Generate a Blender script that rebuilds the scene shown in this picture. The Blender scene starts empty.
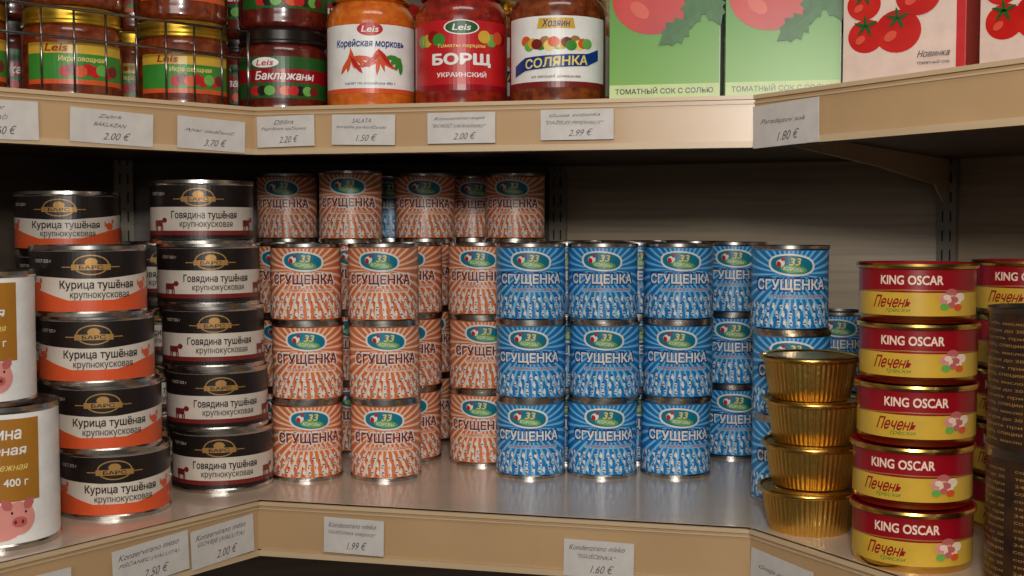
import bpy, bmesh, math, random
from mathutils import Vector
random.seed(7)
ZC=1.467            # camera height
ZL=1.20             # lower shelf top
ZU=ZC+0.105         # upper shelf top
col=bpy.context.scene.collection
try: bpy.context.scene.view_settings.view_transform='Standard'
except Exception: pass

# ---------------------------------------------------------------- materials
def lin(c):
    c=c/255.0
    return c/12.92 if c<=0.04045 else ((c+0.055)/1.055)**2.4
def L(rgb): return (lin(rgb[0]),lin(rgb[1]),lin(rgb[2]),1)
_m={}
def mat(name,rgb,rough=0.4,metal=0.0,var=0.06,scale=60,coat=0.0,rgb2=None,stretch=None,bump=0):
    if name in _m: return _m[name]
    m=bpy.data.materials.new(name); m.use_nodes=True
    nt=m.node_tree; b=nt.nodes['Principled BSDF']
    tc=nt.nodes.new('ShaderNodeTexCoord'); mp=nt.nodes.new('ShaderNodeMapping')
    nz=nt.nodes.new('ShaderNodeTexNoise'); nz.inputs['Scale'].default_value=scale; nz.inputs['Detail'].default_value=4
    if stretch: mp.inputs['Scale'].default_value=stretch
    cr=nt.nodes.new('ShaderNodeValToRGB')
    c=L(rgb)
    if rgb2 is None:
        a=tuple(x*(1-var) for x in c[:3])+(1,); d=tuple(min(1,x*(1+var)) for x in c[:3])+(1,)
    else: a=c; d=L(rgb2)
    cr.color_ramp.elements[0].position=0.35; cr.color_ramp.elements[1].position=0.65
    cr.color_ramp.elements[0].color=a; cr.color_ramp.elements[1].color=d
    nt.links.new(tc.outputs['Object'],mp.inputs['Vector']); nt.links.new(mp.outputs['Vector'],nz.inputs['Vector'])
    nt.links.new(nz.outputs['Fac'],cr.inputs['Fac']); nt.links.new(cr.outputs['Color'],b.inputs['Base Color'])
    b.inputs['Roughness'].default_value=rough; b.inputs['Metallic'].default_value=metal
    if coat: b.inputs['Coat Weight'].default_value=coat; b.inputs['Coat Roughness'].default_value=0.08
    if bump:
        bp=nt.nodes.new('ShaderNodeBump'); bp.inputs['Strength'].default_value=bump; bp.inputs['Distance'].default_value=0.001
        nt.links.new(nz.outputs['Fac'],bp.inputs['Height']); nt.links.new(bp.outputs['Normal'],b.inputs['Normal'])
    _m[name]=m; return m

steel=mat('tin_steel',(198,192,184),0.24,1.0)
steel_d=mat('tin_steel_dark',(120,112,105),0.35,1.0)
gold=mat('gold_foil',(226,184,96),0.33,1.0,bump=.4,scale=260)
goldr=mat('gold_rim',(226,184,96),0.25,1.0)
goldp=mat('gold_print',(176,132,72),0.4,0.3)
white=mat('print_white',(240,238,234),0.38)
black=mat('print_black',(32,25,23),0.32)
blue=mat('label_blue',(12,122,198),0.30,rgb2=(24,138,210),scale=40)
blue_l=mat('label_lightblue',(140,202,236),0.30)
navy=mat('print_navy',(16,54,128),0.35)
peach=mat('label_peach',(222,116,64),0.30,rgb2=(230,128,76),scale=40)
peach_l=mat('label_lightpeach',(248,218,194),0.30)
maroon=mat('print_maroon',(120,36,32),0.35)
teal=mat('print_teal',(16,124,150),0.35)
lime=mat('print_lime',(110,176,80),0.35)
red=mat('print_red',(196,30,34),0.35)
redd=mat('print_darkred',(150,14,28),0.28)
yellow=mat('print_yellow',(216,174,60),0.28)
yellowp=mat('print_paleyellow',(238,214,120),0.4)
orange=mat('print_orange',(220,88,44),0.35)
greyl=mat('print_lightgrey',(216,204,190),0.35)
pink=mat('print_pink',(226,150,140),0.4)
pinkd=mat('print_darkpink',(196,104,100),0.4)
ochre=mat('label_ochre',(172,116,38),0.35)
green=mat('print_green',(60,140,50),0.35)
greend=mat('print_darkgreen',(36,88,34),0.35)
ink=mat('pen_ink',(92,88,98),0.6)
inkd=mat('print_ink',(56,50,52),0.5)

# ---------------------------------------------------------------- mesh builder
class MB:
    def __init__(s): s.v=[];s.f=[];s.mi=[];s.sm=[];s.mats=[]
    def idx(s,m):
        if m not in s.mats: s.mats.append(m)
        return s.mats.index(m)
    def add(s,vs,fs,m,smooth=False):
        o=len(s.v); i=s.idx(m); s.v+= [tuple(v) for v in vs]
        for f in fs: s.f.append([o+k for k in f]); s.mi.append(i); s.sm.append(smooth)
    def lathe(s,prof,m,seg=48,shared=False,fl=None,per=4):
        def ring(r,z):
            out=[]
            for k in range(seg):
                rr=r if fl is None else r*(1+fl*math.cos(2*math.pi*k/per))
                out.append((rr*math.cos(2*math.pi*k/seg),rr*math.sin(2*math.pi*k/seg),z))
            return out
        groups=[prof] if shared else [prof[i:i+2] for i in range(len(prof)-1)]
        for g in groups:
            vs=[];fs=[]
            for r,z in g: vs+=ring(max(r,1e-5),z)
            for j in range(len(g)-1):
                for k in range(seg):
                    a=j*seg+k;b=j*seg+(k+1)%seg
                    fs.append([a,b,b+seg,a+seg])
            s.add(vs,fs,m,True)
    def box(s,x0,x1,y0,y1,z0,z1,m,tr=None):
        vs=[(x,y,z) for x in(x0,x1) for y in(y0,y1) for z in(z0,z1)]
        if tr: vs=[tr(v) for v in vs]
        s.add(vs,[[0,1,3,2],[4,6,7,5],[0,4,5,1],[2,3,7,6],[0,2,6,4],[1,5,7,3]],m)
    def tube(s,p,q,r,m,n=8):
        p=Vector(p);q=Vector(q);d=(q-p).normalized()
        a=d.orthogonal().normalized();b=d.cross(a)
        vs=[];
        for c in (p,q):
            for k in range(n):
                t=2*math.pi*k/n; vs.append(tuple(c+a*math.cos(t)*r+b*math.sin(t)*r))
        fs=[[k,(k+1)%n,(k+1)%n+n,k+n] for k in range(n)]+[list(range(n))[::-1],list(range(n,2*n))]
        s.add(vs,fs,m,True)
    def decal(s,shape,m,mapf,cut=0.004,e=0.0):
        if isinstance(shape,list):
            for i,sub in enumerate(shape): s.decal(sub,m,mapf,cut,i*1.2e-5)
            return
        vs,fs=shape
        if cut:
            bm=bmesh.new(); bv=[bm.verts.new((x,y,0)) for x,y in vs]
            for f in fs:
                try: bm.faces.new([bv[i] for i in f])
                except ValueError: pass
            xs=[v[0] for v in vs]; x0,x1=min(xs),max(xs)
            k=math.floor(x0/cut)+1
            while k*cut<x1:
                bmesh.ops.bisect_plane(bm,geom=bm.verts[:]+bm.edges[:]+bm.faces[:],plane_co=(k*cut,0,0),plane_no=(1,0,0),dist=1e-7)
                k+=1
            bm.verts.index_update()
            vs=[(v.co.x,v.co.y) for v in bm.verts]; fs=[[v.index for v in f.verts] for f in bm.faces]; bm.free()
        s.add([mapf(x,y,e) for x,y in vs],fs,m)
    def mesh(s,name):
        me=bpy.data.meshes.new(name); me.from_pydata(s.v,[],s.f)
        for m in s.mats: me.materials.append(m)
        me.polygons.foreach_set('material_index',s.mi); me.polygons.foreach_set('use_smooth',s.sm)
        me.update(); return me
def cyl(R,th=0.0,n=0):
    def f(x,z,e=0.0):
        a=x/R+th; r=R+0.00013*(n+1)+e
        return (r*math.sin(a),-r*math.cos(a),z)
    return f
_tc={}
def text(body,w,h,bold=0.0,shear=0.0,cx=0,cy=0,rot=0):
    key=(body,bold,shear)
    if key not in _tc:
        small=[i for i,ch in enumerate(body) if ch=='н']
        cu=bpy.data.curves.new('t','FONT'); cu.body=body.replace('н','h'); cu.resolution_u=3; cu.shear=shear
        cu.small_caps_scale=0.75
        for i in small: cu.body_format[i].use_small_caps=True
        ob=bpy.data.objects.new('t',cu); col.objects.link(ob)
        bpy.context.view_layer.update()
        me=bpy.data.meshes.new_from_object(ob.evaluated_get(bpy.context.evaluated_depsgraph_get()))
        vs=[(v.co.x,v.co.y) for v in me.vertices]; fs=[list(p.vertices) for p in me.polygons]
        bpy.data.objects.remove(ob); bpy.data.curves.remove(cu); bpy.data.meshes.remove(me)
        if not vs: vs=[(0,0),(1,0),(1,1)];fs=[[0,1,2]]
        off=[(0,0)]
        if bold>0:
            n=8 if bold>.04 else (4 if bold>.012 else 2)
            off=[(bold*math.cos(2*math.pi*(k+.5*(n==4))/n),bold*math.sin(2*math.pi*(k+.5*(n==4))/n)) for k in range(n)]
        x0=min(v[0] for v in vs)-bold;x1=max(v[0] for v in vs)+bold;y0=min(v[1] for v in vs)-bold;y1=max(v[1] for v in vs)+bold
        _tc[key]=[([((a+dx-x0)/(x1-x0)-.5,(b+dy-y0)/(y1-y0)-.5) for a,b in vs],fs) for dx,dy in off]
    c,s_=math.cos(rot),math.sin(rot)
    return [([(cx+(a*w)*c-(b*h)*s_,cy+(a*w)*s_+(b*h)*c) for a,b in vs],fs) for vs,fs in _tc[key]]
def ell(cx,cy,rx,ry,n=24,rot=0,pw=1):
    vs=[]
    for k in range(n):
        t=2*math.pi*k/n; a=rx*math.cos(t); b=ry*math.sin(t)
        vs.append((cx+a*math.cos(rot)-b*math.sin(rot),cy+a*math.sin(rot)+b*math.cos(rot)))
    return (vs,[list(range(n))])
def rect(x0,x1,y0,y1): return ([(x0,y0),(x1,y0),(x1,y1),(x0,y1)],[[0,1,2,3]])
def poly(*p): return (list(p),[list(range(len(p)))])
def leaf(cx,cy,l,w,rot):
    pts=[(-l/2,0),(-l/3,w*.35),(-l/8,w/2),(l/5,w*.4),(l/2,0),(l/5,-w*.4),(-l/8,-w/2),(-l/3,-w*.35)]
    c,s=math.cos(rot),math.sin(rot)
    return ([(cx+a*c-b*s,cy+a*s+b*c) for a,b in pts],[list(range(8))])
def place(me,name,x,y,z,rot=0,tilt=(0,0)):
    o=bpy.data.objects.new(name,me); col.objects.link(o); o.location=(x,y,z); o.rotation_euler=(tilt[0],tilt[1],rot); return o
def facing(x,y,k=0.75,j=0.12): return math.atan2(-x,y)*k+random.uniform(-j,j)

# ---------------------------------------------------------------- condensed milk cans
MH=0.0825
def milk(base,light,txt,outl,nm):
    mb=MB(); R=0.0368
    mb.lathe([(0,.003),(.034,.003),(.036,0),(.0378,0),(.0378,.003),(.0369,.0042)],steel)
    mb.lathe([(R,.0042),(R,.0783)],base)
    mb.lathe([(.0369,.0783),(.0378,.0795),(.0378,.0825),(.0366,.0825),(.0358,.0795),(.03,.0795),(.029,.0788),(0,.0788)],steel)
    for th in (0,math.pi):
        c0=(0,.056); hw=.0565
        nr=34
        for k in range(nr):
            a0=2*math.pi*k/nr; a1=a0+2*math.pi/nr*.38
            def hit(a):
                dx,dz=math.cos(a),math.sin(a); t=1e9
                if dx>1e-6:t=min(t,hw/dx)
                if dx<-1e-6:t=min(t,-hw/dx)
                if dz>1e-6:t=min(t,(.0778-c0[1])/dz)
                if dz<-1e-6:t=min(t,(.0048-c0[1])/dz)
                return (c0[0]+dx*t,c0[1]+dz*t)
            def inn(a): return (c0[0]+math.cos(a)*.010,c0[1]+math.sin(a)*.006)
            mb.decal(poly(inn(a0),hit(a0),hit(a1),inn(a1)),light,cyl(R,th,0))
        def eye(rx,rz,cz=.0645):
            p=[]
            for k in range(13):
                t=math.pi*k/12; p.append((-rx*math.cos(t),cz+rz*max(0,math.sin(t))**.8+.0012*math.cos(t)))
            for k in range(1,12):
                t=math.pi*k/12; p.append((rx*math.cos(t),cz-rz*max(0,math.sin(t))**.8-.0012*math.cos(t)))
            return (p,[list(range(len(p)))])
        mb.decal(eye(.0225,.0106),white,cyl(R,th,1))
        mb.decal(eye(.0200,.0088),teal,cyl(R,th,2))
        mb.decal(ell(.002,.0605,.0125,.0038,20,-.10),lime,cyl(R,th,3))
        mb.decal(text('33',.0110,.0072,.03,.2,.003,.0675),yellowp,cyl(R,th,4))
        mb.decal(text('КОРОВЫ',.018,.0036,.015,0,.0015,.0605,-.1),white,cyl(R,th,4))
        mb.decal(ell(-.0105,.0662,.0042,.0036,12,.3),white,cyl(R,th,4))
        mb.decal(ell(-.0120,.0650,.0022,.0030,10,.3),red,cyl(R,th,5))
        mb.decal(ell(-.0078,.0700,.0022,.0016,10,.6),red,cyl(R,th,5))
        mb.decal(text('СГУЩЕНКА',.0750,.0160,.070,0,0,.0450),outl,cyl(R,th,2))
        mb.decal(text('СГУЩЕНКА',.0705,.0126,.034,0,0,.0450),txt,cyl(R,th,4))
        mb.decal(rect(-.022,.034,.0322,.0362),peach_l if base is peach else blue_l,cyl(R,th,3))
        mb.decal(text('сгущенка с сахаром',.052,.0036,.012,0,.006,.0343),red,cyl(R,th,4))
        for row,(zz,n) in enumerate([(.0250,17),(.0175,15),(.0098,18)]):
            for k in range(n):
                x=-.054+.108*(k+.5*(row%2))/n+random.uniform(-.001,.001)
                mb.decal(ell(x,zz,.0017,.0023,8),white,cyl(R,th,2+row),None)
                mb.decal(ell(x,zz+.0027,.0011,.0011,6),[white,outl,peach_l][k%3],cyl(R,th,3+row),None)
                if k%2: mb.decal(rect(x-.0013,x+.0012,zz-.0008,zz+.0005),[red,navy,maroon,teal][k%4],cyl(R,th,4+row),None)
                mb.decal(rect(x-.0016,x-.0008,zz-.0036,zz-.0015),[navy,maroon][base is peach],cyl(R,th,3),None)
                mb.decal(rect(x+.0006,x+.0013,zz-.0036,zz-.0015),white,cyl(R,th,3),None)
    return mb.mesh(nm)
m_blue=milk(blue,blue_l,white,navy,'condensed_milk_blue')
m_peach=milk(peach,peach_l,maroon,white,'condensed_milk_peach')
def stack(me,name,x,y,n,h,z0=ZL,top=None,k=.75,j=.1,jit=.0012,starts=0,sz=1):
    for i in range(starts,n):
        t=i/max(1,n-1)
        xx=x if top is None else x+(top[0]-x)*t
        yy=y if top is None else y+(top[1]-y)*t
        xx+=random.uniform(-jit,jit); yy+=random.uniform(-jit,jit)
        o=place(me,name,xx,yy,z0+i*h*sz,facing(xx,yy,k,j)); o.scale=(1,1,sz)
CM='condensed_milk_can'
for x,y,n in [(-.218,1.272,3),(-.1355,1.272,3),(-.034,1.352,3),(-.118,1.372,3),(-.262,1.372,3),
              (-.280,1.50,4),(-.190,1.425,4),(-.108,1.495,4),(.003,1.50,4),(-.052,1.578,4)]:
    stack(m_peach,CM,x,y,n,MH,j=.16)
for x,y,n in [(-.160,1.585,4),(.0205,1.285,3),(.0985,1.285,3),(.178,1.288,3),(.062,1.368,3),(.142,1.370,3),(.068,1.452,3),(.146,1.453,3),
              (.258,1.395,3),(.226,1.478,3),(.106,1.528,3),(.188,1.545,3),(.271,1.165,3),(.392,1.43,2),(.34,1.50,2),(.345,1.32,1)]:
    stack(m_blue,CM,x,y,n,MH)

# ---------------------------------------------------------------- stewed meat tins
TH=0.0622
def stew(kind):
    mb=MB(); R=.0505
    mb.lathe([(0,.003),(.047,.003),(.049,0),(.0515,0),(.0515,.003),(.0506,.0045)],steel)
    mb.lathe([(R,.0045),(R,.0575)],white)
    mb.lathe([(.0506,.0575),(.0515,.059),(.0515,.0622),(.0500,.0622),(.0490,.0590),(.040,.0590),(.039,.0582),(0,.0582)],steel)
    for th in (0,math.pi):
        W=.079
        mb.decal(rect(-W,W,.0046,.0574),greyl,cyl(R,th,0))
        if kind=='ch':
            mb.decal(poly((-W,.037),(-.012,.0335),(.012,.0335),(W,.039),(W,.0574),(-W,.0574)),black,cyl(R,th,1))
            mb.decal(poly((-W,.0046),(W,.0046),(W,.026),(.05,.022),(.02,.0145),(-.02,.0145),(-.045,.022),(-W,.028)),orange,cyl(R,th,1))
            t1,tm='Курица тушёная',black
            for s_ in(-1,1):
                cx=.052*s_
                mb.decal(ell(cx,.0265,.0050,.0038,12),orange,cyl(R,th,3)); mb.decal(ell(cx+.0045,.0315,.0018,.0025,8),orange,cyl(R,th,4))
                mb.decal(poly((cx-.003,.027),(cx-.007,.0325),(cx-.007,.026)),orange,cyl(R,th,4))
        else:
            mb.decal(rect(-W,W,.0360,.0574),black,cyl(R,th,1))
            mb.decal(rect(-W,W,.0046,.0085),black,cyl(R,th,1))
            mb.decal(rect(-W,W,.0085,.0128),maroon,cyl(R,th,2))
            t1,tm='Говядина тушёная',black
            for cx in(-.043,.055):
                mb.decal(rect(cx-.007,cx+.005,.0170,.0230),maroon,cyl(R,th,3))
                mb.decal(ell(cx+.0075,.0230,.0032,.0026,10),maroon,cyl(R,th,4))
                for dx in(-.0065,-.004,.002,.0042): mb.decal(rect(cx+dx,cx+dx+.0014,.0125,.0175),maroon,cyl(R,th,4))
        mb.decal(ell(0,.0455,.0155,.0090,24),goldp,cyl(R,th,3)); mb.decal(ell(0,.0455,.0142,.0079,24),black,cyl(R,th,4))
        mb.decal(ell(0,.0480,.0055,.0038,12),goldp,cyl(R,th,5)); mb.decal(rect(-.0165,.0165,.0410,.0460),goldp,cyl(R,th,6))
        mb.decal(text('БАРС',.020,.0034,.02,.0,0,.0435),black,cyl(R,th,7))
        mb.decal(rect(-.025,.025,.0432,.0441),goldp,cyl(R,th,2))
        mb.decal(text('ГОСТ 525 г',.020,.0030,.01,0,-.045,.049),greyl,cyl(R,th,3))
        mb.decal(text(t1,.066,.0096,.020,0,.006,.0275),tm,cyl(R,th,5))
        mb.decal(text('крупнокусковая',.052,.0066,.010,0,.008,.0180),inkd,cyl(R,th,5))
    return mb.mesh('stewed_meat_tin_'+kind)
m_ch=stew('ch'); m_be=stew('be')
ST='stewed_meat_tin'
stack(m_ch,ST,-.376,1.123,4,TH,top=(-.3885,1.098),k=1.05,j=.08)
stack(m_be,ST,-.300,1.232,5,TH,top=(-.314,1.222),k=1.0,j=.1)
stack(m_ch,ST,-.450,1.218,5,TH,k=.9,j=.15,sz=.965)
stack(m_be,ST,-.385,1.330,4,TH,j=.3)
stack(m_ch,ST,-.550,1.15,4,TH,j=.3)

# ---------------------------------------------------------------- pork cans
def pork():
    mb=MB(); R=.0490; H=.118
    mb.lathe([(0,.003),(.046,.003),(.0475,0),(.0502,0),(.0502,.0035),(.0492,.005)],steel)
    mb.lathe([(R,.005),(R,.1125)],white)
    mb.lathe([(.0492,.1125),(.0502,.1145),(.0502,.118),(.0488,.118),(.048,.1145),(.04,.1145),(.039,.1135),(0,.1135)],steel)
    for th in (-.25,math.pi-.25):
        mb.decal(rect(-.045,.046,.040,.1085),ochre,cyl(R,th,0))
        mb.decal(text('Свинина',.050,.011,.02,.1,.006,.097),white,cyl(R,th,1))
        mb.decal(text('тушёная',.050,.011,.02,.1,.010,.082),white,cyl(R,th,1))
        mb.decal(text('Нежная',.028,.006,.01,.3,.022,.069),yellowp,cyl(R,th,1))
        mb.decal(text('400 г',.020,.0065,.02,0,.026,.056),white,cyl(R,th,1))
        cx,cz=.027,.026
        mb.decal(ell(cx-.014,cz-.003,.020,.015,20),pink,cyl(R,th,2))
        mb.decal(ell(cx,cz,.014,.014,20),pink,cyl(R,th,3))
        mb.decal(leaf(cx-.009,cz+.012,.012,.008,2.2),pinkd,cyl(R,th,4)); mb.decal(leaf(cx+.009,cz+.012,.012,.008,.9),pinkd,cyl(R,th,4))
        mb.decal(ell(cx+.001,cz-.003,.0062,.0045,16),pinkd,cyl(R,th,5))
        for d in(-.0024,.0034): mb.decal(ell(cx+d,cz-.003,.0011,.0018,8),maroon,cyl(R,th,6))
        for d in(-.005,.006): mb.decal(ell(cx+d,cz+.005,.0009,.0012,8),black,cyl(R,th,6))
    return mb.mesh('stewed_pork_can')
m_pk=pork()
place(m_pk,'stewed_pork_can',-.438,1.014,ZL,facing(-.432,1.022,1,0))
place(m_pk,'stewed_pork_can',-.454,1.008,ZL+.118,facing(-.448,1.02,1,0)+.05).scale=(1,1,.94)

# ---------------------------------------------------------------- cod liver tins
FH=.0472
def fish():
    mb=MB(); R=.0462
    mb.lathe([(0,.004),(.041,.004),(.0425,0),(.0445,0),(.0455,.003),(R,.006)],goldr)
    mb.lathe([(R,.006),(R,.0245)],yellow)
    mb.lathe([(R,.0245),(R,.0425)],redd)
    mb.lathe([(R,.0425),(.0482,.0435),(.0485,.0455),(.0480,.0472),(.0465,.0472),(.0455,.0440),(.036,.0440),(.035,.0432),(0,.0432)],redd)
    mb.lathe([(.0483,.0434),(.0487,.0455),(.0482,.0474)],goldr)
    for th in(0,math.pi):
        mb.decal(text('KING OSCAR',.050,.0076,.032,0,-.004,.0345),peach_l,cyl(R,th,1))
        mb.decal(poly((-.0715,.0235),(-.01,.0262),(.03,.0258),(.0715,.0235),(.0715,.0243),(.03,.0266),(-.01,.0270),(-.0715,.0243)),goldp,cyl(R,th,1))
        mb.decal(text('Печень',.032,.0100,.018,.5,-.020,.0172),redd,cyl(R,th,1))
        mb.decal(text('трески',.020,.0036,.006,.3,-.014,.0098),green,cyl(R,th,1))
        for dx,dz,r,m in[(.024,.020,.006,pink),(.031,.018,.006,peach_l),(.028,.024,.005,pinkd),(.036,.021,.0045,peach_l),(.022,.0135,.0035,lime),(.034,.013,.0035,orange),(.028,.015,.003,pinkd),(.024,.021,.003,peach_l),(.031,.019,.003,pinkd)]:
            mb.decal(ell(dx,dz,r*1.1,r*.8,12),m,cyl(R,th,8-int(r*1000)),None)
    return mb.mesh('cod_liver_tin')
m_f=fish()
stack(m_f,'cod_liver_tin',.3195,.951,5,FH,top=(.3345,.992),k=1,j=.10,jit=.0020)
stack(m_f,'cod_liver_tin',.455,1.055,5,FH,k=1.2,j=.1)
stack(m_f,'cod_liver_tin',.475,1.165,4,FH,k=1.2,j=.1)
stack(m_f,'cod_liver_tin',.565,1.10,5,FH,k=1.2,j=.1)

# ---------------------------------------------------------------- foil cups
GH=.0382
def foil():
    mb=MB()
    mb.lathe([(0,0),(.0335,0)],gold,96)
    mb.lathe([(.0335,0),(.0352,.003),(.0372,.014),(.0392,.0260),(.0402,.0335)],gold,224,shared=True,fl=.011,per=4)
    mb.lathe([(.0395,.0333),(.0438,.0336),(.0450,.0345),(.0452,.0365),(.0440,.0381),(.0420,.0382),(.0405,.0362)],goldr,64,shared=True)
    mb.lathe([(.0405,.0362),(.030,.0362),(.029,.0370),(0,.0370)],gold,64)
    return mb.mesh('foil_cup')
m_g=foil()
gx=[.262,.2665,.2680,.2650]; gy=[1.048,1.056,1.060,1.062]
for i in range(4): place(m_g,'foil_pate_cup',gx[i],gy[i],ZL+i*GH,random.uniform(0,3))

# ---------------------------------------------------------------- dark tall tin on the right
def dark():
    mb=MB(); R=.045; db=mat('label_darkbrown',(40,24,16),.4,rgb2=(62,38,20))
    mb.lathe([(0,.002),(.043,.002),(.0445,0),(.0462,0),(.0462,.003),(.0452,.004)],steel_d)
    mb.lathe([(R,.004),(R,.100)],db)
    mb.lathe([(.0452,.100),(.0462,.101),(.0462,.104),(.0447,.104),(.044,.101),(0,.101)],steel_d)
    for th in(-1.57,0,1.57,3.14):
        for r in range(17):
            mb.decal(text(['состав: рыба, масло','соль, перец, специи','240 г хранить при','температуре до 20'][r%4],.062,.0028,.012,0,0,.010+r*.0052),goldp,cyl(R,th,1))
    return mb.mesh('preserve_tin')
m_d=dark()
for i in range(2): place(m_d,'preserve_tin',.392,.862,ZL+i*.104,.3*i-.3)

# ---------------------------------------------------------------- jars
def jar(big,cont,cont2,lidm,lab,nm,R=.044):
    c=mat('contents_'+nm,cont,.25,0,rgb2=cont2,scale=120,coat=1.0)
    mb=MB(); k=R/.044
    if big: pr=[(0,0),(.036,0),(.0415,.0025),(.0432,.006),(.0425,.010),(.044,.014),(.044,.090),(.0435,.096),(.041,.102),(.037,.107),(.0355,.110)]; zl=.110; lz=(.021,.086)
    else:   pr=[(0,0),(.038,0),(.0425,.002),(.0438,.006),(.0430,.009),(.044,.013),(.044,.062),(.0430,.067),(.0405,.0705)]; zl=.0705; lz=(.018,.058)
    pr=[(r*k,z) for r,z in pr]; mb.lathe(pr,c,56,shared=True)
    rl=(.0375 if big else .0420)*k
    mb.lathe([(rl-.001,zl),(rl+.0012,zl+.001),(rl+.0012,zl+.003),(rl,zl+.0045),(rl,zl+.013),(rl-.0015,zl+.0155),(rl-.006,zl+.016),(rl-.007,zl+.015),(0,zl+.015)],lidm,56)
    for th in (0,math.pi): lab(mb,R,th,lz)
    me=mb.mesh('jar_'+nm); return me,zl+.016
def lab_carrot(mb,R,th,z):
    mb.decal(rect(-.056,.056,z[0],z[1]),white,cyl(R,th,1))
    mb.decal(ell(0,.0815,.0125,.0065,20),red,cyl(R,th,2)); mb.decal(text('Leis',.017,.006,.02,.2,0,.0815),white,cyl(R,th,3))
    mb.decal(text('Корейская морковь',.070,.0092,.030,.1,0,.0675),navy,cyl(R,th,5))
    for i in range(13):
        mb.decal(leaf(-.024+i*.0035,.048+(i%3)*.003,.022,.0045,1.0+i*.4),[orange,red][i%4==3],cyl(R,th,2+i%4))
    for i in range(4): mb.decal(leaf(.022+i*.003,.055-i*.003,.014,.005,.5*i),green,cyl(R,th,6+i%2))
    mb.decal(rect(-.056,.056,.021,.0255),orange,cyl(R,th,2))
    mb.decal(text('салат по-корейски 480 г',.050,.0036,.008,0,0,.030),navy,cyl(R,th,3))
def lab_borsch(mb,R,th,z):
    mb.decal(rect(-.056,.056,z[0],z[1]),red,cyl(R,th,1))
    mb.decal(ell(0,.0795,.017,.0070,24),white,cyl(R,th,2)); mb.decal(ell(0,.0795,.0155,.0060,24),greend,cyl(R,th,3)); mb.decal(text('Leis',.018,.006,.02,.2,0,.0795),white,cyl(R,th,4))
    for i,(x,m) in enumerate([(-.036,yellow),(-.028,redd),(.030,lime),(.038,orange),(-.042,lime),(.044,redd),(-.022,green),(.022,yellow)]):
        mb.decal(ell(x,.068+.003*(i%2),.0065,.006,14),m,cyl(R,th,2+i%4))
    mb.decal(text('Томаты перцем',.046,.0045,.01,.2,0,.062),yellowp,cyl(R,th,6))
    mb.decal(text('БОРЩ',.058,.0130,.045,0,0,.049),white,cyl(R,th,5))
    mb.decal(text('УКРАИНСКИЙ',.048,.0058,.025,0,0,.036),white,cyl(R,th,5))
    mb.decal(rect(-.056,.056,.021,.0265),redd,cyl(R,th,2))
def lab_solyanka(mb,R,th,z):
    mb.decal(rect(-.056,.056,z[0],z[1]),white,cyl(R,th,1))
    mb.decal(poly((-.018,.0745),(-.016,.084),(.016,.084),(.018,.0745)),yellow,cyl(R,th,2)); mb.decal(text('Хозяин',.026,.0072,.02,.2,0,.0795),navy,cyl(R,th,3))
    for i in range(16):
        mb.decal(ell(-.030+i*.0040,.064-.0050*abs(math.sin(i*1.3)),.0055,.0048,12),[orange,lime,yellow,maroon,green,goldp,yellowp][i%7],cyl(R,th,2+i%4))
    mb.decal(poly((-.044,.042),(-.03,.049),(.03,.052),(.044,.057),(.044,.047),(.03,.041),(-.03,.037),(-.044,.032)),navy,cyl(R,th,6))
    mb.decal(text('СОЛЯНКА',.060,.0090,.03,.1,0,.0445,.06),yellowp,cyl(R,th,7))
    mb.decal(text('из овощей домашняя',.046,.0034,.01,0,0,.0310),maroon,cyl(R,th,5)); mb.decal(rect(-.056,.056,.021,.0265),maroon,cyl(R,th,2))
def lab_green(mb,R,th,z):
    mb.decal(rect(-.046,.046,z[0],.054),green,cyl(R,th,1)); mb.decal(rect(-.046,.046,.0445,.054),yellow,cyl(R,th,2))
    mb.decal(text('Leis',.020,.0065,.02,.2,-.018,.0495),redd,cyl(R,th,3)); mb.decal(text('Икра овощная',.040,.0060,.025,.1,.004,.0395),yellowp,cyl(R,th,4))
    mb.decal(rect(-.046,.046,.018,.022),orange,cyl(R,th,3))
    for i in range(8): mb.decal(ell(-.010+i*.0062,.029+.002*(i%2),.0055,.0052,12),[red,maroon,orange,red,red,lime][i%6],cyl(R,th,3+i%3))
def lab_egg(mb,R,th,z):
    mb.decal(rect(-.054,.054,z[0],z[1]),greend,cyl(R,th,1)); mb.decal(ell(-.020,.052,.014,.005,16),white,cyl(R,th,2)); mb.decal(text('Leis',.018,.006,.02,.2,-.020,.052),red,cyl(R,th,3))
    mb.decal(rect(-.054,.054,.033,.046),redd,cyl(R,th,2)); mb.decal(text('Баклажаны',.060,.0085,.025,.2,0,.0395),white,cyl(R,th,4))
    for i in range(9): mb.decal(ell(-.030+i*.0075,.025,.0055,.0048,12),[red,black,lime,maroon,orange][i%5],cyl(R,th,3+i%3))
j_car,_=jar(True,(206,92,24),(226,124,40),goldr,lab_carrot,'carrot',.0435)
j_bor,_=jar(True,(120,24,18),(168,44,26),mat('lid_red',(170,24,26),.3,.3),lab_borsch,'borsch',.0445)
j_sol,_=jar(True,(96,36,16),(146,72,32),goldr,lab_solyanka,'solyanka',.0455)
lidk=mat('lid_black',(34,26,24),.3,.3); lidg=mat('lid_gold',(196,158,52),.3,.8)
j_grn,hs=jar(False,(96,34,16),(136,60,26),lidg,lab_green,'green')
j_egg,hs2=jar(False,(74,20,14),(110,34,20),lidk,lab_egg,'eggplant')
VJ='pickled_vegetable_jar'
for me,x,y in [(j_car,-.139,1.196),(j_bor,-.049,1.174),(j_sol,.0435,1.151),(j_bor,-.13,1.292),(j_sol,-.03,1.272),(j_car,.06,1.25)]:
    place(me,VJ,x,y,ZU,facing(x,y,1,.06))
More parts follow.
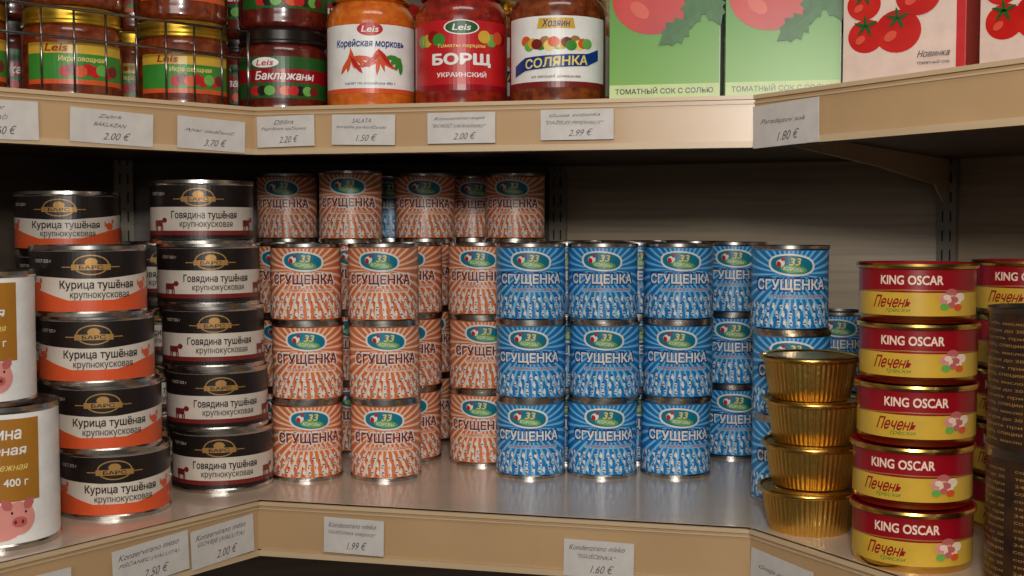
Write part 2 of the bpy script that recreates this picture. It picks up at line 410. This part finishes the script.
for me,x,y,h,n in [(j_egg,-.231,1.212,hs2,2),(j_grn,-.318,1.168,hs,2),(j_grn,-.398,1.096,hs2,2),(j_grn,-.480,1.046,hs,2),(j_egg,-.285,1.275,hs,2),(j_grn,-.385,1.235,hs,2),(j_egg,-.48,1.16,hs,2),(j_egg,-.21,1.345,hs,2)]:
    for i in range(n): place(me,VJ,x+random.uniform(-.002,.002),y+i*.004,ZU+i*(h+.0002),facing(x,y,1,.2))

# ---------------------------------------------------------------- cartons
def shade_tomato():
    m=bpy.data.materials.new('print_tomato'); m.use_nodes=True; _m['tom']=m
    nt=m.node_tree;b=nt.nodes['Principled BSDF'];tc=nt.nodes.new('ShaderNodeTexCoord');nz=nt.nodes.new('ShaderNodeTexNoise');cr=nt.nodes.new('ShaderNodeValToRGB')
    nz.inputs['Scale'].default_value=22;cr.color_ramp.elements[0].position=.38;cr.color_ramp.elements[1].position=.78
    cr.color_ramp.elements[0].color=L((190,16,12));cr.color_ramp.elements[1].color=L((216,44,28))
    nt.links.new(tc.outputs['Object'],nz.inputs['Vector']);nt.links.new(nz.outputs['Fac'],cr.inputs['Fac']);nt.links.new(cr.outputs['Color'],b.inputs['Base Color']);b.inputs['Roughness'].default_value=.35
    return m
tom=shade_tomato(); tomh=mat('print_tomato_light',(220,84,60),.35)
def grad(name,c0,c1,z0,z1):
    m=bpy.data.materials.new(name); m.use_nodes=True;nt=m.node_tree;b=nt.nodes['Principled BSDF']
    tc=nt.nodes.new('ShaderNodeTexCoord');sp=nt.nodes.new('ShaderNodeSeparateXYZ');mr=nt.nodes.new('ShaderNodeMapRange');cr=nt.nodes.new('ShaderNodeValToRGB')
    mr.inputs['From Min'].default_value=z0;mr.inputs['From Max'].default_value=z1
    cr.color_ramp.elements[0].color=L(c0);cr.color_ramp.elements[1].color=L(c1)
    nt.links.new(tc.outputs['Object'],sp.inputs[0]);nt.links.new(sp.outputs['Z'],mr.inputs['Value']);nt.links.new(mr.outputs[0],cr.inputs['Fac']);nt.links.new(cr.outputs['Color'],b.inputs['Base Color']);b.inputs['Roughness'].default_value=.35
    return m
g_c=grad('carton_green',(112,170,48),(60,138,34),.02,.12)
w_c=mat('carton_pinkwhite',(226,200,186),.4)
leafm=mat('print_leaf',(34,94,32),.4,rgb2=(52,116,40),scale=90)
def pmap(y,n=0): return lambda x,z,e=0.0:(x,y-.0002*(n+1)-e,z)
def gable(mb,w,d,h,base,top):
    mb.box(-w/2,w/2,0,d,0,h,base)
    vs=[(-w/2,0,h),(w/2,0,h),(w/2,d,h),(-w/2,d,h),(-w/2,d/2,h+.03),(w/2,d/2,h+.03)]
    mb.add(vs,[[0,1,5,4],[2,3,4,5],[1,2,5],[3,0,4]],top)
    mb.box(-w/2,w/2,d/2-.001,d/2+.001,h+.028,h+.043,top)
def sprig(mb,cx,cz,f,n0,rot=0):
    pts=[];c,s=math.cos(rot),math.sin(rot); l=.040
    prof=[(0,0),(.006,.006),(.009,.004),(.014,.011),(.017,.008),(.023,.012),(.025,.008),(.031,.008),(.032,.005),(l,0)]
    pp=prof+[(a,-b) for a,b in prof[-2:0:-1]]
    mb.decal(poly(*[(cx+a*c-b*s,cz+a*s+b*c) for a,b in pp]),leafm,f(n0),None)
    a=[(0,-.0006),(l*.9,-.0003),(l*.9,.0003),(0,.0006)]
    mb.decal(poly(*[(cx+x*c-y*s,cz+x*s+y*c) for x,y in a]),greend,f(n0+1),None)
def carton_g():
    mb=MB(); w=.0985
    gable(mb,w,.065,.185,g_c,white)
    mb.box(w/2-.0001,w/2+.0004,.001,.064,.001,.184,white)
    f=lambda n:pmap(0,n)
    mb.decal(rect(-w/2,w/2,.001,.0215),mat('carton_lightgreen',(200,218,150),.4),f(0),None)
    mb.decal(text('ТОМАТНЫЙ СОК С СОЛЬЮ',.088,.0062,.024,0,0,.0162),black,f(1),None)
    mb.decal(ell(-.010,.098,.037,.032,40),tom,f(1),None)
    mb.decal(ell(-.022,.088,.010,.006,20,-.7),tomh,f(2),None)
    sprig(mb,.030,.108,f,3,-1.75); sprig(mb,.034,.108,f,5,-1.15); sprig(mb,.027,.080,f,7,-2.5)
    mb.decal(text('СОК',.05,.016,.03,0,0,.158),white,f(3),None)
    return mb.mesh('carton_green')
def carton_w():
    mb=MB(); w=.0985
    gable(mb,w,.065,.185,w_c,white)
    f=lambda n:pmap(0,n)
    mb.decal(rect(-w/2,w/2,.150,.184),red,f(0),None)
    mb.decal(rect(w/2-.007,w/2,.001,.15),red,f(0),None)
    for i,(x,z,r) in enumerate([(-.030,.052,.015),(-.004,.054,.019),(-.032,.078,.014),(.012,.082,.018),(.030,.104,.014),(-.012,.100,.016)]):
        mb.decal(ell(x,z,r,r*.92,28),tom,f(1+i%5),None); mb.decal(ell(x-r*.3,z-r*.2,r*.3,r*.2,12,.6),tomh,f(6),None)
        for a in (0.4,1.7,2.8,4.0,5.2): mb.decal(leaf(x+.005*math.cos(a),z+r*.55+.004*math.sin(a),.011,.003,a),greend,f(7),None)
    mb.decal(text('Новинка',.026,.0055,.01,.4,.025,.034),inkd,f(7),None)
    mb.decal(text('томатный сок',.026,.0030,.0,0,.025,.027),inkd,f(7),None)
    mb.box(w/2-.0001,w/2+.0004,.001,.064,.001,.184,red)
    return mb.mesh('carton_white')
m_cg=carton_g(); m_cw=carton_w()
def pcart(me,px,py,deg):
    t=math.radians(-deg); w=.0985
    place(me,'tomato_juice_carton',px+math.cos(t)*w/2,py+math.sin(t)*w/2,ZU,t)
pcart(m_cg,.0885,1.098,13); pcart(m_cg,.1895,1.074,13); pcart(m_cw,.279,1.020,33); pcart(m_cw,.367,.950,45)
pcart(m_cg,.115,1.18,13); pcart(m_cg,.215,1.155,13); pcart(m_cw,.345,1.085,40)

# ---------------------------------------------------------------- shelves
L1=Vector((-.247,1.155)); L2=Vector((.212,1.047))
dR=Vector((.5,-.866)); K=Vector((.07,1.75)); KR=Vector((.572,1.567)); KL=Vector((-.52,1.60))
fas=mat('fascia_beige',(208,182,146),.35,rgb2=(200,174,138),scale=8,stretch=(1,1,6))
chan=mat('fascia_channel',(196,162,120),.3,rgb2=(188,154,114),scale=10,coat=.4)
top_m=mat('shelf_surface',(206,186,166),.24,rgb2=(214,194,174),scale=15,coat=.5)
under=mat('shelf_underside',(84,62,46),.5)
def shelf(z,dL,fz0,fz1,nm,thick=.020):
    PL=L1+dL*.62; PR=L2+dR*.62
    pts=[PL,L1,L2,PR,KR+dR*.62,KR,K,KL,KL+Vector((-.595,-.804))*.9]
    ins=.004
    mb=MB()
    cc=Vector((0,1.4))
    pts=[p+(cc-p).normalized()*ins for p in pts]
    n=len(pts)
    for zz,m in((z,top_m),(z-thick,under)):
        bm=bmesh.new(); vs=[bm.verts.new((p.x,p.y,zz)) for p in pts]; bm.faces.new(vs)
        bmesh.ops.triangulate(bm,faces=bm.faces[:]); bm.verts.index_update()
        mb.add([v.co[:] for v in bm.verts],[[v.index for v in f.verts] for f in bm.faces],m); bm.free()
    for i in range(n):
        a,b=pts[i],pts[(i+1)%n]
        mb.add([(a.x,a.y,z),(b.x,b.y,z),(b.x,b.y,z-thick),(a.x,a.y,z-thick)],[[0,1,2,3]],fas)
    for (A,B) in ((PL,L1),(L1,L2),(L2,PR)):
        d=(B-A); ln=d.length; d.normalize(); nn=Vector((d.y,-d.x))
        def tr(v,A=A,d=d,nn=nn):
            p=A+d*v[0]+nn*v[1]; return (p.x,p.y,v[2])
        g=.0012
        mb.box(g,ln-g,-.002,.003,fz0,fz1,chan,tr)
        mb.box(g,ln-g,-.004,.0062,fz1-.0035,fz1,fas,tr)
        mb.box(g,ln-g,-.002,.0048,fz1-.0075,fz1-.0060,fas,tr)
        mb.box(g,ln-g,-.004,.0062,fz0,fz0+.0055,fas,tr)
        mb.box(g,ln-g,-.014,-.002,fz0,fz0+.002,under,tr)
    me=mb.mesh(nm); place(me,nm,0,0,0)
dLl=Vector((-.595,-.804)); dLu=Vector((-.713,-.701))
shelf(ZU,dLu,ZC+.067,ZC+.112,'jar_shelf')
shelf(ZL,dLl,ZL-.053,ZL-.0002,'can_shelf')
shelf(ZL-.42,dLl,ZL-.473,ZL-.4202,'base_shelf')

# price labels
paper=mat('price_paper',(206,200,194),.6)
def plabel(A,d,s,w,h,zc,l1,l2,tilt=0):
    mb=MB(); w2,h2=w/2,h/2
    mb.box(-w2,w2,-.0008,0,-h2,h2,paper)
    f=lambda x,z,e=0.0:(x,-.0010-e,z)
    lines=l1.split('|')
    for i,t in enumerate(lines):
        if t: mb.decal(text(t,w*.80*min(1,len(t)/16),h*.14,.0,.45,-w*.03,h*(.30-.22*i),.015*(-1)**i),ink,f,None)
    mb.decal(text(l2,w*.34,h*.22,.0,.45,w*.05,-h*.26,.03),ink,f,None)
    p=A+d*s; ang=math.atan2(d.y,d.x)
    nn=Vector((math.sin(ang),-math.cos(ang)))
    p=p+nn*.0072
    o=place(mb.mesh('price_label'),'price_label',p.x,p.y,zc,ang)
    o.rotation_euler=(0,tilt,ang)
dM=(L2-L1).normalized(); zu=ZC+.0885; zl=ZL-.029
plabel(L1,dM,.036,.058,.029,zu,'Džilira|Paprikom začinjeni','2.20 €',-.02)
plabel(L1,dM,.1136,.062,.028,zu,'SALATA|korejske po-korščanski','1.50 €',.02)
plabel(L1,dM,.208,.064,.028,zu,'Koncentrat-supa|"BORŠČ UKRAINSKI"','2.00 €')
plabel(L1,dM,.315,.066,.027,zu+.001,'Gusta soljanka|"DAŽELES PIMDIVELIT"','2.99 €')
plabel(L2,dR,.044,.078,.036,zu-.004,'|Paradajzov sok','1.80 €',-.02)
uA=L1+dLu*.62; uD=-dLu
plabel(uA,uD,.62-.050,.070,.029,zu-.005,'|Ajvar sladčevič','3.70 €',.03)
plabel(uA,uD,.62-.147,.076,.029,zu-.004,'Zajtrk|BAKLAŽAN','2.00 €',.03)
plabel(uA,uD,.62-.245,.066,.032,zu-.003,'Ajvar|DOMAČI','2.60 €',-.02)
plabel(L1,dM,.1014,.060,.034,zl+.001,'Kondenzirano mleko|"SGUŠĆONKA VARJENOE"','1.99 €',.02)
plabel(L1,dM,.336,.064,.034,zl-.006,'Kondenzirano mleko|"SGUŠĆENKA"','1.60 €',.02)
lA=L1+dLl*.62; lD=-dLl
plabel(lA,lD,.62-.050,.074,.036,zl,'Konzervirano meso|GOVEJE (VALUTA)','2.00 €',-.04)
plabel(lA,lD,.62-.130,.080,.036,zl,'Konzervirano meso|PIŠČANEC (VALUTA)','2.50 €',-.04)
plabel(lA,lD,.62-.250,.080,.034,zl-.004,'Konzervirano meso|SVINJINA','2.90 €')
plabel(L2,dR,.045,.075,.034,zl-.004,'|Gosja pašteta','1.20 €',.05)

# wire fence on upper left
mb=MB(); wire=mat('chrome_wire',(150,145,140),.25,1.0)
nI=Vector((-.701,.713))
def wp(s,off=.004): return L1+dLu*s+nI*off
z0=ZU+.0018; zt=ZU+.079
p0=wp(.003);p1=wp(.40)
for zz in(zt,ZU+.054): mb.tube((p0.x,p0.y,zz),(p1.x,p1.y,zz),.0014,wire)
mb.tube((p0.x,p0.y,z0),(p1.x,p1.y,z0),.0012,wire)
s=.003
while s<.401:
    p=wp(s); mb.tube((p.x,p.y,z0),(p.x,p.y,zt),.0010 if s>.01 else .0018,wire); s+=.0286
place(mb.mesh('wire'),'wire_shelf_guard',0,0,0)

# rails + brackets
def rail(P,n,nm='slotted_wall_upright'):
    mb=MB(); m=mat('rail_metal',(160,150,136),.4,.4); a=math.atan2(n.y,n.x)+math.pi/2
    mb.box(-.012,.012,-.012,0,0,2.3,m)
    z=.02
    while z<2.28:
        for dx in(-.006,.004): mb.box(dx,dx+.002,-.0124,-.0119,z,z+.014,black)
        z+=.025
    place(mb.mesh('upright'),nm,P.x,P.y,.001,a)
def bracket(P,Q,z,nm='shelf_bracket'):
    d=(Q-P); ln=d.length; d.normalize(); a=math.atan2(d.y,d.x)
    mb=MB(); m=mat('bracket_metal',(190,164,136),.4,.2)
    vs=[];pr=[(0,0),(ln,0),(ln,-.010),(ln*.5,-.020),(.06,-.034),(.02,-.055),(0,-.06)]
    for y in(-.0012,.0012): vs+=[(x,y,zz) for x,zz in pr]
    n=len(pr); mb.add(vs,[list(range(n)),list(range(2*n-1,n-1,-1))]+[[i,(i+1)%n,(i+1)%n+n,i+n] for i in range(n)],m)
    place(mb.mesh('bracket'),nm,P.x,P.y,z,a)
nB=Vector((-.3,-.954)).normalized()
rail(K+nB*.004,nB); nC=Vector((-.6,-.8)); rail(KR+nC*.006,nC)
rail(KL+Vector((.5,-.86))*.006,Vector((.5,-.86)))
for z in(ZU-.0205,ZL-.0205):
    P=KR+(L2-KR).normalized()*.02; bracket(P,P+(L2-P)*.93,z)
P=KL+(L1-KL).normalized()*.02; bracket(P,P+(L1-P)*.93,ZL-.0205)

# ---------------------------------------------------------------- room
def woodmat(nm,c0,c1):
    m=bpy.data.materials.new(nm); m.use_nodes=True; nt=m.node_tree;b=nt.nodes['Principled BSDF']
    tc=nt.nodes.new('ShaderNodeTexCoord');mp=nt.nodes.new('ShaderNodeMapping');mp.inputs['Scale'].default_value=(2,2,45)
    nz=nt.nodes.new('ShaderNodeTexNoise');nz.inputs['Scale'].default_value=2.5;nz.inputs['Detail'].default_value=8;nz.inputs['Distortion'].default_value=.6
    cr=nt.nodes.new('ShaderNodeValToRGB');cr.color_ramp.elements[0].position=.3;cr.color_ramp.elements[1].position=.7
    cr.color_ramp.elements[0].color=L(c0);cr.color_ramp.elements[1].color=L(c1)
    nt.links.new(tc.outputs['Object'],mp.inputs[0]);nt.links.new(mp.outputs[0],nz.inputs['Vector']);nt.links.new(nz.outputs['Fac'],cr.inputs['Fac']);nt.links.new(cr.outputs['Color'],b.inputs['Base Color']);b.inputs['Roughness'].default_value=.45
    return m
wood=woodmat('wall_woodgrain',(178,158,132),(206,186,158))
wood_shade=woodmat('wall_shaded_wood',(84,72,62),(104,90,78))  # shade under the shelf on the left walls, put into a darker wood colour
def wall(A,B,nm,m,h=2.4,th=.02):
    d=B-A; ln=d.length; a=math.atan2(d.y,d.x); mb=MB(); mb.box(0,ln,0,th,0,h,m)
    place(mb.mesh(nm),nm,A.x,A.y,0,a)
endL=KL+Vector((-.595,-.804))*1.4; endR=KR+dR*1.4
wall(endL,KL,'wall_left',wood_shade); wall(KL,K,'wall_back_left',wood_shade); wall(K,KR,'wall_back',wood); wall(KR,endR,'wall_right',wood)
mb=MB(); fl=mat('floor_vinyl',(120,112,104),.4); mb.box(-3,3,-2.5,2.2,-.05,0,fl); place(mb.mesh('floor'),'floor',0,0,0)

# ---------------------------------------------------------------- lights
def area(nm,loc,tgt,sx,sy,e,c):
    l=bpy.data.lights.new(nm,'AREA'); l.shape='RECTANGLE'; l.size=sx; l.size_y=sy; l.energy=e; l.color=c
    o=bpy.data.objects.new(nm,l); col.objects.link(o); o.location=loc
    o.rotation_euler=(Vector(tgt)-Vector(loc)).to_track_quat('-Z','Y').to_euler()
area('shop_window_light',(-.3,-1.3,1.90),(0,1.3,1.4),1.0,.7,9.5,(1,.955,.89))
area('added_camera_light',(.02,-.06,1.66),(0,1.3,1.36),.09,.055,5.6,(1,.955,.89))  # added lamp by the camera for rim glints and falloff towards the back
area('ceiling_lamp_light',(.1,.1,2.75),(0,1.2,1.4),1.2,.3,5.5,(1,.93,.84))
w=bpy.data.worlds.new('World'); bpy.context.scene.world=w; w.use_nodes=True
w.node_tree.nodes['Background'].inputs[0].default_value=(.88,.82,.78,1); w.node_tree.nodes['Background'].inputs[1].default_value=.06

cam=bpy.data.cameras.new('Camera'); co=bpy.data.objects.new('Camera',cam); col.objects.link(co)
co.location=(0,0,ZC); co.rotation_euler=(math.radians(87),0,0); cam.sensor_width=36; cam.lens=1200/1024*36; cam.clip_start=.01
bpy.context.scene.camera=co
